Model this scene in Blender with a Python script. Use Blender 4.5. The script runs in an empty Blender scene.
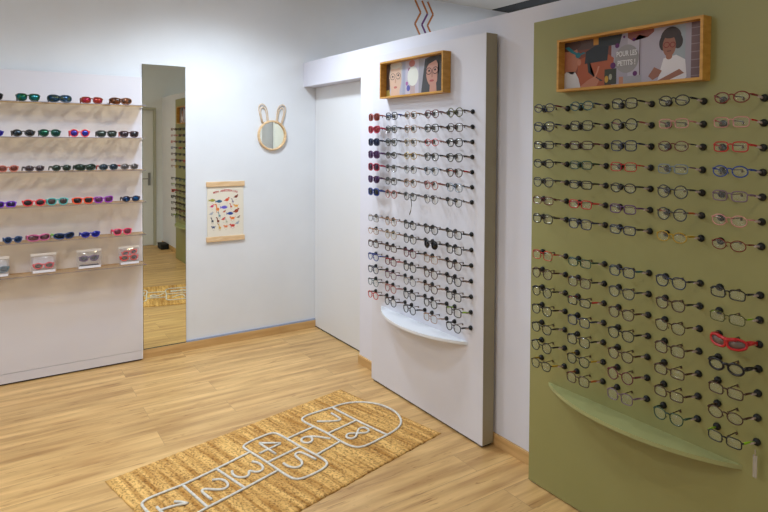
import bpy, bmesh, math, random
from mathutils import Vector, Matrix
random.seed(7)
R = math.radians
scn = bpy.context.scene
C = scn.collection

# ---------------------------------------------------------------- camera
CAM_H = 1.65
f_px, yaw, pitch, roll, y0 = 600.32, R(56.578), R(1.488), R(0.329), 157.76
F = Vector((math.cos(yaw), math.sin(yaw), 0)); Rt = Vector((math.sin(yaw), -math.cos(yaw), 0)); U = Vector((0, 0, 1))
F2 = F*math.cos(pitch) - U*math.sin(pitch); U2 = U*math.cos(pitch) + F*math.sin(pitch)
Xc = Rt*math.cos(roll) + U2*math.sin(roll); Yc = U2*math.cos(roll) - Rt*math.sin(roll)
cam = bpy.data.objects.new('camera', bpy.data.cameras.new('camera')); C.objects.link(cam)
M = Matrix((Xc, Yc, -F2)).transposed().to_4x4(); M.translation = Vector((0, 0, CAM_H)); cam.matrix_world = M
cam.data.sensor_width = 36; cam.data.lens = f_px/768*36; cam.data.shift_y = -(256 - y0)/768
cam.data.clip_start = 0.02
scn.camera = cam

# ---------------------------------------------------------------- world, lights, exposure
w = bpy.data.worlds.new('world'); scn.world = w; w.use_nodes = True
w.node_tree.nodes['Background'].inputs[0].default_value = (0.75, 0.85, 1, 1)
w.node_tree.nodes['Background'].inputs[1].default_value = 0.3
scn.view_settings.view_transform = 'Standard'; scn.view_settings.look = 'None'
scn.view_settings.gamma = 1; scn.view_settings.use_curve_mapping = False
scn.view_settings.exposure = 0.62
CEIL = 3.073
def spot(name, x, y, power, col, angle=145, blend=0.7, size=0.17, z=CEIL-0.02, aim=None):
    l = bpy.data.lights.new(name, 'SPOT'); l.energy = power; l.color = col
    l.spot_size = R(angle); l.spot_blend = blend; l.shadow_soft_size = size
    o = bpy.data.objects.new(name, l); C.objects.link(o); o.location = (x, y, z)
    if aim: o.rotation_euler = (Vector(aim)-Vector((x, y, z))).to_track_quat('-Z', 'Y').to_euler()
    return o
def area(name, x, y, sx, sy, power, col, z=CEIL-0.03):
    l = bpy.data.lights.new(name, 'AREA'); l.shape = 'RECTANGLE'; l.size = sx; l.size_y = sy
    l.energy = power; l.color = col
    o = bpy.data.objects.new(name, l); C.objects.link(o); o.location = (x, y, z)
    return o
COOL = (0.80, 0.90, 1.0); WARM = (1.0, 0.87, 0.70)
DOWNLIGHTS = [(1.42, 3.80, 120, COOL), (0.65, 3.35, 66, COOL), (-0.75, 2.7, 54, WARM), (0.9, 0.2, 27, WARM)]
for i, (x, y, p, c) in enumerate(DOWNLIGHTS):
    spot('downlight_lamp', x, y, p, c)
area('room_fill_lamp', -1.4, 2.6, 1.2, 0.6, 22, COOL)  # unseen broad fill, added to lift the dark upper walls
area('side_room_lamp', 4.3, 2.9, 0.6, 1.2, 42, COOL)

# ---------------------------------------------------------------- materials
MATS = {}
def lin(c):
    return tuple((v/12.92 if v <= 0.04045 else ((v+0.055)/1.055)**2.4) for v in c)
def mat(name, col, rough=0.5, metal=0.0, srgb=True, **kw):
    if name in MATS: return MATS[name]
    m = bpy.data.materials.new(name); m.use_nodes = True
    b = m.node_tree.nodes['Principled BSDF']
    c = lin(col) if srgb else col
    b.inputs['Base Color'].default_value = (*c, 1); b.inputs['Roughness'].default_value = rough; b.inputs['Metallic'].default_value = metal
    for k, v in kw.items(): b.inputs[k.replace('_', ' ')].default_value = v
    MATS[name] = m
    return m
def noisy(name, col, col2, scale=8, rough=0.6, bump=0.0, stretch=(1, 1, 1), bscale=None, lo=0.35, hi=0.65, detail=4):
    if name in MATS: return MATS[name]
    m = mat(name, col, rough); nt = m.node_tree; b = nt.nodes['Principled BSDF']
    tc = nt.nodes.new('ShaderNodeTexCoord'); mp = nt.nodes.new('ShaderNodeMapping'); mp.inputs['Scale'].default_value = stretch
    n = nt.nodes.new('ShaderNodeTexNoise'); n.inputs['Scale'].default_value = scale; n.inputs['Detail'].default_value = detail
    r = nt.nodes.new('ShaderNodeValToRGB'); r.color_ramp.elements[0].position = lo; r.color_ramp.elements[1].position = hi
    r.color_ramp.elements[0].color = (*lin(col), 1); r.color_ramp.elements[1].color = (*lin(col2), 1)
    L = nt.links.new
    L(tc.outputs['Object'], mp.inputs[0]); L(mp.outputs[0], n.inputs['Vector']); L(n.outputs['Fac'], r.inputs[0]); L(r.outputs[0], b.inputs['Base Color'])
    if bump:
        n2 = nt.nodes.new('ShaderNodeTexNoise'); n2.inputs['Scale'].default_value = bscale or scale*4; n2.inputs['Detail'].default_value = 5
        bp = nt.nodes.new('ShaderNodeBump'); bp.inputs['Strength'].default_value = bump; bp.inputs['Distance'].default_value = 0.004
        L(mp.outputs[0], n2.inputs['Vector']); L(n2.outputs['Fac'], bp.inputs['Height']); L(bp.outputs[0], b.inputs['Normal'])
    return m
def clear(name, tint, alpha, dcol=(0.9, 0.9, 0.9), gloss=0.05, diff=0.1):
    """thin clear plastic: mostly transparent, a little milky, a little glossy"""
    if name in MATS: return MATS[name]
    m = bpy.data.materials.new(name); m.use_nodes = True; nt = m.node_tree; nt.nodes.clear()
    o = nt.nodes.new('ShaderNodeOutputMaterial'); t = nt.nodes.new('ShaderNodeBsdfTransparent'); t.inputs[0].default_value = (*tint, 1)
    d = nt.nodes.new('ShaderNodeBsdfDiffuse'); d.inputs[0].default_value = (*lin(dcol), 1)
    g = nt.nodes.new('ShaderNodeBsdfGlossy'); g.inputs['Roughness'].default_value = 0.12
    m1 = nt.nodes.new('ShaderNodeMixShader'); m1.inputs[0].default_value = diff
    m2 = nt.nodes.new('ShaderNodeMixShader'); m2.inputs[0].default_value = gloss
    L = nt.links.new
    L(t.outputs[0], m1.inputs[1]); L(d.outputs[0], m1.inputs[2]); L(m1.outputs[0], m2.inputs[1]); L(g.outputs[0], m2.inputs[2]); L(m2.outputs[0], o.inputs[0])
    MATS[name] = m
    return m

M_wall = noisy('wall_paint', (0.87, 0.885, 0.905), (0.885, 0.90, 0.92), 3, 0.75, 0.05, bscale=90)
M_part = noisy('partition_paint', (0.87, 0.875, 0.925), (0.88, 0.885, 0.935), 3, 0.7, 0.03, bscale=90)
M_door = mat('door_white', (0.88, 0.89, 0.905), 0.45)
M_ceil = noisy('ceiling_paint', (0.80, 0.80, 0.79), (0.82, 0.82, 0.81), 4, 0.9)
M_white = noisy('white_laminate', (0.85, 0.855, 0.90), (0.865, 0.87, 0.91), 2.5, 0.42)
M_side = noisy('beige_laminate', (0.60, 0.57, 0.48), (0.63, 0.60, 0.51), 3, 0.6)
M_disp = noisy('display_laminate', (0.84, 0.83, 0.86), (0.855, 0.845, 0.865), 2.5, 0.4)
M_green = noisy('green_laminate', (0.57, 0.565, 0.355), (0.585, 0.575, 0.37), 2.5, 0.45)
M_base = noisy('baseboard_wood', (0.76, 0.60, 0.38), (0.83, 0.68, 0.46), 5, 0.5, stretch=(0.6, 0.6, 8))
M_dark = mat('dark_gap', (0.12, 0.11, 0.10), 0.8)
M_black = mat('black_rubber', (0.03, 0.035, 0.045), 0.6)
M_frame = noisy('oak_frame', (0.72, 0.52, 0.20), (0.80, 0.60, 0.28), 6, 0.45, stretch=(1, 3, 9))
M_light_wood = noisy('light_wood', (0.84, 0.70, 0.52), (0.90, 0.78, 0.62), 14, 0.5, stretch=(1, 1, 5))
M_mirror = mat('mirror_glass', (0.93, 0.93, 0.85), 0.0, 1.0)
M_medge = mat('mirror_edge', (0.25, 0.27, 0.24), 0.3)
M_steel = mat('steel', (0.62, 0.62, 0.62), 0.3, 1.0)
M_lens = clear('clear_lens', (0.97, 0.98, 0.97), 1, (0.95, 0.97, 0.95), 0.03, 0.028)
M_acryl = clear('clear_acrylic', (0.88, 0.77, 0.58), 1, (0.93, 0.91, 0.88), 0.05, 0.10)
M_acedge = mat('acrylic_edge', (0.44, 0.44, 0.50), 0.3)
M_pouch = clear('pouch_plastic', (0.96, 0.96, 0.97), 1, (0.95, 0.95, 0.98), 0.07, 0.11)
M_cord = noisy('white_cord', (0.80, 0.79, 0.76), (0.90, 0.89, 0.86), 60, 0.9)
M_tag = mat('pale_sleeve', (0.72, 0.66, 0.64), 0.5)
M_pin = mat('bronze_pin', (0.34, 0.25, 0.17), 0.45, 0.0)

def ledge_mat(name, c):
    m = mat(name, c, 0.35); b = m.node_tree.nodes['Principled BSDF']
    return m
M_ledge_w = ledge_mat('white_ledge', (0.90, 0.92, 0.95)); M_ledge_g = ledge_mat('green_ledge', (0.625, 0.64, 0.44))

def floor_mat():
    m = mat('oak_floor', (0.8, 0.65, 0.45), 0.42); nt = m.node_tree; b = nt.nodes['Principled BSDF']; L = nt.links.new; N = nt.nodes.new
    tc = N('ShaderNodeTexCoord')
    br = N('ShaderNodeTexBrick'); br.offset = 0.37; br.inputs['Scale'].default_value = 1
    br.inputs['Brick Width'].default_value = 1.25; br.inputs['Row Height'].default_value = 0.185; br.inputs['Mortar Size'].default_value = 0.0012
    br.inputs['Color1'].default_value = (0, 0, 0, 1); br.inputs['Color2'].default_value = (1, 1, 1, 1); br.inputs['Mortar'].default_value = (0.5, 0.5, 0.5, 1)
    L(tc.outputs['Object'], br.inputs['Vector'])
    # offset of the grain per plank
    sc_ = N('ShaderNodeVectorMath'); sc_.operation = 'SCALE'; sc_.inputs['Scale'].default_value = 7.3; L(br.outputs['Color'], sc_.inputs[0])
    ad = N('ShaderNodeVectorMath'); ad.operation = 'ADD'; L(tc.outputs['Object'], ad.inputs[0]); L(sc_.outputs[0], ad.inputs[1])
    def grain(sx, sy, scale, detail, dist=0.0):
        mp = N('ShaderNodeMapping'); mp.inputs['Scale'].default_value = (sx, sy, 1); L(ad.outputs[0], mp.inputs[0])
        n = N('ShaderNodeTexNoise'); n.inputs['Scale'].default_value = scale; n.inputs['Detail'].default_value = detail; n.inputs['Distortion'].default_value = dist
        L(mp.outputs[0], n.inputs['Vector']); return n
    g1 = grain(0.8, 9, 2.2, 6, 0.4); g2 = grain(1.2, 7, 1.2, 3, 0.6); g3 = grain(2.5, 26, 2.6, 8, 1.2)
    r1 = N('ShaderNodeValToRGB'); e = r1.color_ramp.elements
    e[0].position = 0.30; e[0].color = (*lin((0.71, 0.55, 0.345)), 1); e[1].position = 0.68; e[1].color = (*lin((0.88, 0.735, 0.50)), 1)
    L(g1.outputs['Fac'], r1.inputs[0])
    r2 = N('ShaderNodeValToRGB'); e = r2.color_ramp.elements
    e[0].position = 0.3; e[0].color = (0.86, 0.83, 0.80, 1); e[1].position = 0.62; e[1].color = (1.04, 1.03, 1.02, 1)
    L(g2.outputs['Fac'], r2.inputs[0])
    mx = N('ShaderNodeMixRGB'); mx.blend_type = 'MULTIPLY'; mx.inputs[0].default_value = 1; L(r1.outputs[0], mx.inputs[1]); L(r2.outputs[0], mx.inputs[2])
    r3 = N('ShaderNodeValToRGB'); e = r3.color_ramp.elements
    e[0].position = 0.29; e[0].color = (0.52, 0.40, 0.30, 1); e[1].position = 0.40; e[1].color = (1, 1, 1, 1)
    L(g3.outputs['Fac'], r3.inputs[0])
    mx2 = N('ShaderNodeMixRGB'); mx2.blend_type = 'MULTIPLY'; mx2.inputs[0].default_value = 0.85; L(mx.outputs[0], mx2.inputs[1]); L(r3.outputs[0], mx2.inputs[2])
    # plank tone
    r4 = N('ShaderNodeValToRGB'); e = r4.color_ramp.elements
    e[0].color = (0.93, 0.925, 0.92, 1); e[1].color = (1.03, 1.03, 1.03, 1); L(br.outputs['Color'], r4.inputs[0])
    mx3 = N('ShaderNodeMixRGB'); mx3.blend_type = 'MULTIPLY'; mx3.inputs[0].default_value = 1; L(mx2.outputs[0], mx3.inputs[1]); L(r4.outputs[0], mx3.inputs[2])
    mo = N('ShaderNodeMixRGB'); mo.inputs[2].default_value = (*lin((0.66, 0.53, 0.36)), 1); L(br.outputs['Fac'], mo.inputs[0]); L(mx3.outputs[0], mo.inputs[1])
    L(mo.outputs[0], b.inputs['Base Color'])
    return m
M_floor = floor_mat()

def rug_mat():
    m = mat('jute', (0.7, 0.5, 0.25), 0.95); nt = m.node_tree; b = nt.nodes['Principled BSDF']; L = nt.links.new; N = nt.nodes.new
    tc = N('ShaderNodeTexCoord')
    def nz(sx, sy, s, d):
        mp = N('ShaderNodeMapping'); mp.inputs['Scale'].default_value = (sx, sy, 1); L(tc.outputs['Object'], mp.inputs[0])
        n = N('ShaderNodeTexNoise'); n.inputs['Scale'].default_value = s; n.inputs['Detail'].default_value = d; L(mp.outputs[0], n.inputs['Vector']); return n
    a = nz(9, 0.55, 4, 4); c = nz(1.3, 1, 75, 6)
    r = N('ShaderNodeValToRGB'); e = r.color_ramp.elements
    e[0].position = 0.36; e[0].color = (*lin((0.68, 0.49, 0.23)), 1); e[1].position = 0.64; e[1].color = (*lin((0.90, 0.74, 0.46)), 1)
    L(a.outputs['Fac'], r.inputs[0])
    r2 = N('ShaderNodeValToRGB'); e = r2.color_ramp.elements
    e[0].position = 0.34; e[0].color = (0.42, 0.34, 0.25, 1); e[1].position = 0.52; e[1].color = (1.1, 1.08, 1.02, 1)
    L(c.outputs['Fac'], r2.inputs[0])
    mx = N('ShaderNodeMixRGB'); mx.blend_type = 'MULTIPLY'; mx.inputs[0].default_value = 0.9; L(r.outputs[0], mx.inputs[1]); L(r2.outputs[0], mx.inputs[2])
    L(mx.outputs[0], b.inputs['Base Color'])
    bp = N('ShaderNodeBump'); bp.inputs['Strength'].default_value = 0.7; bp.inputs['Distance'].default_value = 0.006; L(c.outputs['Fac'], bp.inputs['Height']); L(bp.outputs[0], b.inputs['Normal'])
    return m
M_jute = rug_mat()

# ---------------------------------------------------------------- mesh helpers
def obj(name, bm, m, parent=None, loc=None, rz=None, smooth=False, label=None):
    me = bpy.data.meshes.new(name)
    bmesh.ops.recalc_face_normals(bm, faces=bm.faces); bm.to_mesh(me); bm.free()
    for mm in (m if isinstance(m, (list, tuple)) else [m]): me.materials.append(mm)
    if smooth:
        for p in me.polygons: p.use_smooth = True
    o = bpy.data.objects.new(name, me); C.objects.link(o)
    if parent: o.parent = parent
    if loc: o.location = loc
    if rz is not None: o.rotation_euler = (0, 0, rz)
    if label: o['label'] = label
    return o
def inst(name, me, parent, loc=(0, 0, 0), rot=(0, 0, 0)):
    o = bpy.data.objects.new(name, me); C.objects.link(o); o.parent = parent; o.location = loc; o.rotation_euler = rot
    return o
def thing(name, label, cat, loc, rz=0, group=None):
    o = bpy.data.objects.new(name, None); o.empty_display_size = 0.05; C.objects.link(o)
    o.location = loc; o.rotation_euler = (0, 0, rz); o['label'] = label; o['category'] = cat
    if group: o['group'] = group
    return o
def tag(o, label, cat, group=None, kind=None):
    o['label'] = label; o['category'] = cat
    if group: o['group'] = group
    if kind: o['kind'] = kind
    return o
def struct(o):
    o['kind'] = 'structure'; return o
def box(bm, x0, x1, y0_, y1, z0, z1, mi=0, bev=0.0):
    v = [bm.verts.new((x, y, z)) for z in (z0, z1) for y in (y0_, y1) for x in (x0, x1)]
    fs = []
    for q in ((0, 1, 3, 2), (4, 6, 7, 5), (0, 4, 5, 1), (2, 3, 7, 6), (0, 2, 6, 4), (1, 5, 7, 3)):
        f = bm.faces.new([v[i] for i in q]); f.material_index = mi; fs.append(f)
    if bev:
        es = {e for f in fs for e in f.edges}
        r = bmesh.ops.bevel(bm, geom=list(es), offset=bev, segments=2, affect='EDGES', profile=0.5)
        for f in r['faces']: f.material_index = mi
    return bm
def nb(): return bmesh.new()
def boxbm(*a, **k): return box(nb(), *a, **k)
def tube(bm, pts, r, n=6, closed=False, mi=0, flat=1.0, up=Vector((0, 0, 1))):
    """sweep an n-gon along pts; r may be a list; flat scales the section along `up`"""
    pts = [Vector(p) for p in pts]; k = len(pts)
    rs = r if isinstance(r, (list, tuple)) else [r]*k
    rings = []
    for i, p in enumerate(pts):
        a = pts[(i-1) % k] if (closed or i > 0) else p
        b = pts[(i+1) % k] if (closed or i < k-1) else p
        t = (b-a).normalized()
        u = up if abs(t.dot(up)) < 0.95 else Vector((1, 0, 0)) if abs(t.x) < .9 else Vector((0, 1, 0))
        s = t.cross(u).normalized(); v = s.cross(t).normalized()
        rings.append([bm.verts.new(p + s*math.cos(2*math.pi*j/n)*rs[i] + v*math.sin(2*math.pi*j/n)*rs[i]*flat) for j in range(n)])
    for i in range(k if closed else k-1):
        A, B = rings[i], rings[(i+1) % k]
        for j in range(n):
            f = bm.faces.new((A[j], A[(j+1) % n], B[(j+1) % n], B[j])); f.material_index = mi; f.smooth = True
    if not closed:
        for ring in (rings[0], rings[-1]):
            f = bm.faces.new(ring); f.material_index = mi
    return bm
def lathe_y(bm, prof, n=20, mi=0):
    """profile (radius, y) revolved about the local Y axis"""
    rings = []
    for r, y in prof:
        rings.append([bm.verts.new((r*math.cos(2*math.pi*j/n), y, r*math.sin(2*math.pi*j/n))) for j in range(n)] if r > 1e-6 else [bm.verts.new((0, y, 0))])
    for A, B in zip(rings, rings[1:]):
        for j in range(n):
            q = [A[j % len(A)], A[(j+1) % len(A)], B[(j+1) % len(B)], B[j % len(B)]]
            q = list(dict.fromkeys(q))
            if len(q) > 2:
                f = bm.faces.new(q); f.material_index = mi; f.smooth = True
    return bm

# ---------------------------------------------------------------- setting
XF, XR, YB = 2.306, 2.4216, 4.777
YFRONT = -0.33
DOORX0, DOORX1, DOORH = 1.33, 2.21, 2.17
bm = nb(); box(bm, -2.6, 6.3, YFRONT-0.1, YB+0.1, -0.08, 0); struct(obj('floor', bm, M_floor))
bm = nb(); box(bm, -2.6, 6.3, YFRONT-0.1, YB+0.1, CEIL, CEIL+0.08); struct(obj('ceiling', bm, M_ceil))
struct(obj('wall_back', boxbm(-2.6, 6.3, YB, YB+0.1, 0, CEIL), M_wall))
struct(obj('wall_left', boxbm(-2.6, -2.5, YFRONT, YB, 0, CEIL), M_wall))
struct(obj('wall_far_right', boxbm(6.2, 6.3, YFRONT, YB, 0, CEIL), M_wall))
bm = nb(); box(bm, -2.6, DOORX0, YFRONT-0.1, YFRONT, 0, CEIL); box(bm, DOORX1, 6.3, YFRONT-0.1, YFRONT, 0, CEIL); box(bm, DOORX0, DOORX1, YFRONT-0.1, YFRONT, DOORH, CEIL)
struct(obj('wall_front', bm, M_wall))
# white partition on the right with a niche at the back end
bm = nb(); box(bm, XF, 2.53, YFRONT, 3.811, 0, 2.337); box(bm, XF, 2.53, 3.811, YB, 2.128, 2.337); box(bm, 2.47, 2.53, 3.811, YB, 0, 2.128)
struct(obj('wall_right', bm, M_part))
d = struct(obj('door_1', boxbm(XR, 2.465, 3.815, YB-0.002, 0.012, 2.126), M_door))
obj('door_bottom_gap', boxbm(XR+0.004, 2.46, 3.82, YB-0.004, 0.001, 0.012), M_dark, d)
d2 = struct(obj('door_2', boxbm(DOORX0+0.04, DOORX1-0.04, YFRONT-0.07, YFRONT-0.02, 0.008, DOORH-0.04, bev=0.003), M_door))
bm = nb(); box(bm, DOORX0, DOORX0+0.04, YFRONT-0.1, YFRONT+0.012, 0, DOORH); box(bm, DOORX1-0.04, DOORX1, YFRONT-0.1, YFRONT+0.012, 0, DOORH); box(bm, DOORX0+.04, DOORX1-.04, YFRONT-0.1, YFRONT+0.012, DOORH-0.04, DOORH)
obj('door_frame', bm, mat('door_frame_grey', (0.70, 0.70, 0.64), 0.5), d2)
bm = nb(); box(bm, DOORX1-0.12, DOORX1-0.08, YFRONT-0.02, YFRONT-0.012, 0.95, 1.15, bev=.002)
tube(bm, [(DOORX1-0.1, YFRONT-0.012, 1.06), (DOORX1-0.1, YFRONT+0.035, 1.06), (DOORX1-0.11, YFRONT+0.045, 1.06), (DOORX1-0.22, YFRONT+0.045, 1.06)], 0.008, 8)
obj('door_handle', bm, M_steel, d2)
# baseboards
BB = 0.064
def baseboard(name, x0, x1, y0_, y1):
    return struct(obj(name, boxbm(x0, x1, y0_, y1, 0, BB, bev=0.0015), M_base))
baseboard('baseboard_back', 0.956, 2.079, YB-0.016, YB); baseboard('baseboard_back_corner', 2.0805, XR-0.0005, YB-0.016, YB)
baseboard('baseboard_right', XF-0.014, XF, 2.372, 3.811); baseboard('baseboard_right_between', XF-0.014, XF, 2.02, 2.371); baseboard('baseboard_right_near', XF-0.014, XF, YFRONT, 2.0195)
baseboard('baseboard_front', -2.5, DOORX0-0.001, YFRONT, YFRONT+0.014)
baseboard('baseboard_left', -2.5, -2.486, YFRONT+0.015, YB)
struct(obj('baseboard_shade_line', boxbm(1.292, XR-0.001, YB-0.013, YB, BB, BB+0.013), mat('shade_line_grey', (0.60, 0.65, 0.75), 0.6)))  # strip added for the line of shade and reflection along the baseboard top
# dark ceiling slot beyond the partition
bm = nb(); box(bm, 4.515, 4.95, 2.2, 4.755, CEIL-0.006, CEIL-0.0005); o = struct(obj('trim_2', bm, mat('black_slot', (0.02, 0.05, 0.06), 0.6)))
# recessed downlight fittings (above the picture)
lampmat = bpy.data.materials.new('lamp_glow'); lampmat.use_nodes = True
b_ = lampmat.node_tree.nodes['Principled BSDF']; b_.inputs['Emission Color'].default_value = (1, .96, .9, 1); b_.inputs['Emission Strength'].default_value = 6
for i, (x, y, p, c) in enumerate(DOWNLIGHTS):
    t = thing('ceiling_downlight', ['round recessed downlight nearest the bunny mirror wall', 'round recessed downlight above the sunglasses display',
               'round recessed downlight over the open floor', 'round recessed downlight nearest the grey framed door'][i], 'ceiling light', (x, y, CEIL), 0, 'recessed ceiling downlights')
    bm = nb(); n = 24; prof = [(0.16, -0.002), (0.18, -0.008), (0.18, 0.0)]
    rings = [[bm.verts.new((r*math.cos(2*math.pi*j/n), r*math.sin(2*math.pi*j/n), z)) for j in range(n)] for r, z in prof]
    for A, B in zip(rings, rings[1:]):
        for j in range(n): bm.faces.new((A[j], A[(j+1) % n], B[(j+1) % n], B[j]))
    obj('rim', bm, M_white, t)
    bm = nb(); bmesh.ops.create_circle(bm, cap_ends=True, segments=24, radius=0.16, matrix=Matrix.Translation((0, 0, -0.002))); obj('diffuser', bm, lampmat, t)

# ---------------------------------------------------------------- flat pictures made of coloured patches
def pmat(c): return mat('ink_%02x%02x%02x' % tuple(int(v*255) for v in c), c, 0.45)
def ell(cx, cy, a, b, n=22, rot=0, t0=0, t1=2*math.pi):
    cr, sr = math.cos(rot), math.sin(rot); o = []
    full = abs(t1-t0-2*math.pi) < 1e-6
    for i in range(n if full else n+1):
        t = t0+(t1-t0)*i/n; x, y = a*math.cos(t), b*math.sin(t); o.append((cx+x*cr-y*sr, cy+x*sr+y*cr))
    return o
def rect(x0, y0_, x1, y1): return [(x0, y0_), (x1, y0_), (x1, y1), (x0, y1)]
def line(pts, w_):
    o1, o2 = [], []
    for i, (x, y) in enumerate(pts):
        a = pts[max(i-1, 0)]; b = pts[min(i+1, len(pts)-1)]; dx, dy = b[0]-a[0], b[1]-a[1]; l = math.hypot(dx, dy) or 1
        nx, ny = -dy/l*w_/2, dx/l*w_/2; o1.append((x+nx, y+ny)); o2.append((x-nx, y-ny))
    return o1+o2[::-1]
def ring(cx, cy, a, b, w_, n=20):
    o = []
    for i in range(n):
        t0 = 2*math.pi*i/n; t1 = 2*math.pi*(i+1)/n
        o.append([(cx+a*math.cos(t0), cy+b*math.sin(t0)), (cx+a*math.cos(t1), cy+b*math.sin(t1)), (cx+(a-w_)*math.cos(t1), cy+(b-w_)*math.sin(t1)), (cx+(a-w_)*math.cos(t0), cy+(b-w_)*math.sin(t0))])
    return o
def picture(name, shapes, parent, y, clip=None, step=0.00002, label=None):
    """shapes: (colour, polygon) painted back to front on the local XZ plane, facing -Y"""
    bm = nb(); mats = []; k = 0
    for col, poly in shapes:
        if clip:
            x0, z0, x1, z1 = clip
            poly = [(min(max(px, x0), x1), min(max(pz, z0), z1)) for px, pz in poly]
        q = []
        for p in poly:
            if not q or abs(p[0]-q[-1][0])+abs(p[1]-q[-1][1]) > 1e-7: q.append(p)
        if len(q) > 2 and abs(q[0][0]-q[-1][0])+abs(q[0][1]-q[-1][1]) < 1e-7: q.pop()
        if len(q) < 3: continue
        m = pmat(col)
        if m not in mats: mats.append(m)
        vs = [bm.verts.new((px, y-k*step, pz)) for px, pz in q]
        f = bm.faces.new(vs); f.material_index = mats.index(m); k += 1
    bmesh.ops.triangulate(bm, faces=bm.faces)
    me = bpy.data.meshes.new(name); bm.normal_update()
    for f in bm.faces:
        if f.normal.y > 0: f.normal_flip()
    bm.to_mesh(me); bm.free()
    for m in mats: me.materials.append(m)
    o = bpy.data.objects.new(name, me); C.objects.link(o); o.parent = parent
    if label: o['label'] = label
    return o
def text(name, s, size, col, parent, x, y, z, label=None, align='CENTER', ext=0.0002, bold=0.0, xs=1.0, roll_=0):
    cu = bpy.data.curves.new(name, 'FONT'); cu.body = s; cu.size = size; cu.align_x = align; cu.align_y = 'CENTER'; cu.extrude = ext; cu.offset = bold
    tmp = bpy.data.objects.new(name+'_curve', cu); C.objects.link(tmp)
    bpy.context.view_layer.update(); dg = bpy.context.evaluated_depsgraph_get(); me = bpy.data.meshes.new_from_object(tmp.evaluated_get(dg)); bpy.data.objects.remove(tmp)
    me.materials.clear(); me.materials.append(pmat(col)); me.name = name
    o = bpy.data.objects.new(name, me); C.objects.link(o); o.parent = parent
    o.rotation_euler = (R(90), roll_, 0); o.location = (x, y, z); o.scale = (xs, 1, 1)
    if label: o['label'] = label
    return o
RW = R(-90)   # local +X -> world -Y, local +Y -> world +X (into the right hand wall)

def shadow_frame(label, yL, yR, z0, z1, xface, depth, border=0.011):
    W, H = yL-yR, z1-z0
    t = thing('picture_frame', label, 'picture frame', (xface-0.0005, (yL+yR)/2, z0), RW, 'shallow oak box frames')
    bm = nb(); b = border
    box(bm, -W/2, -W/2+b, -depth, 0, 0, H); box(bm, W/2-b, W/2, -depth, 0, 0, H); box(bm, -W/2+b, W/2-b, -depth, 0, 0, b); box(bm, -W/2+b, W/2-b, -depth, 0, H-b, H)
    obj('frame_border', bm, M_frame, t)
    obj('backing_board', boxbm(-W/2+b, W/2-b, -0.012, -0.001, b, H-b), M_white, t)
    return t, W-2*b, H-2*b

# ---------------------------------------------------------------- eyewear
def outline(shape, a, b, side, n=26):
    pts = []
    for i in range(n):
        t = 2*math.pi*i/n; c, s = math.cos(t), math.sin(t)
        e = {'round': 1, 'oval': 1, 'rect': 0.55, 'square': 0.62, 'panto': 0.82, 'way': 0.68, 'cat': 0.75, 'wrap': 0.75, 'shield': 0.8}[shape]
        x = a*math.copysign(abs(c)**e, c); z = b*math.copysign(abs(s)**e, s)
        if shape in ('panto', 'way'): x *= 1+0.10*(z/b); z *= 1 if z < 0 else 0.92
        if shape == 'cat': z += 0.22*b*max(0, c*1.0)*(1 if z > 0 else .3); x *= 1+0.08*(z/b)
        if shape == 'wrap': z += 0.12*b*c; z *= 1-0.18*max(0, c)
        pts.append((x*side, z))
    return pts
SHP = {'round': (0.0245, 0.0235), 'oval': (0.0255, 0.0190), 'rect': (0.0255, 0.0175), 'square': (0.0250, 0.0210), 'panto': (0.0250, 0.0222),
       'way': (0.0265, 0.0210), 'cat': (0.0262, 0.0200), 'wrap': (0.0300, 0.0190), 'shield': (0.0330, 0.0205)}
MESH = {}
def colmat(c, rough=0.35, metal=0.0): return mat('acetate_%02x%02x%02x_%d' % (*[int(v*255) for v in c], int(metal*10)), c, rough, metal)
def mesh_of(key, build, mats):
    if key in MESH: return MESH[key]
    bm = nb(); build(bm); me = bpy.data.meshes.new(key[0]); bmesh.ops.recalc_face_normals(bm, faces=bm.faces); bm.to_mesh(me); bm.free()
    for m in mats: me.materials.append(m)
    MESH[key] = me
    return me
def wrapy(x, k): return k*(abs(x)/0.06)**2     # the front curves back towards the temples
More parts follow.
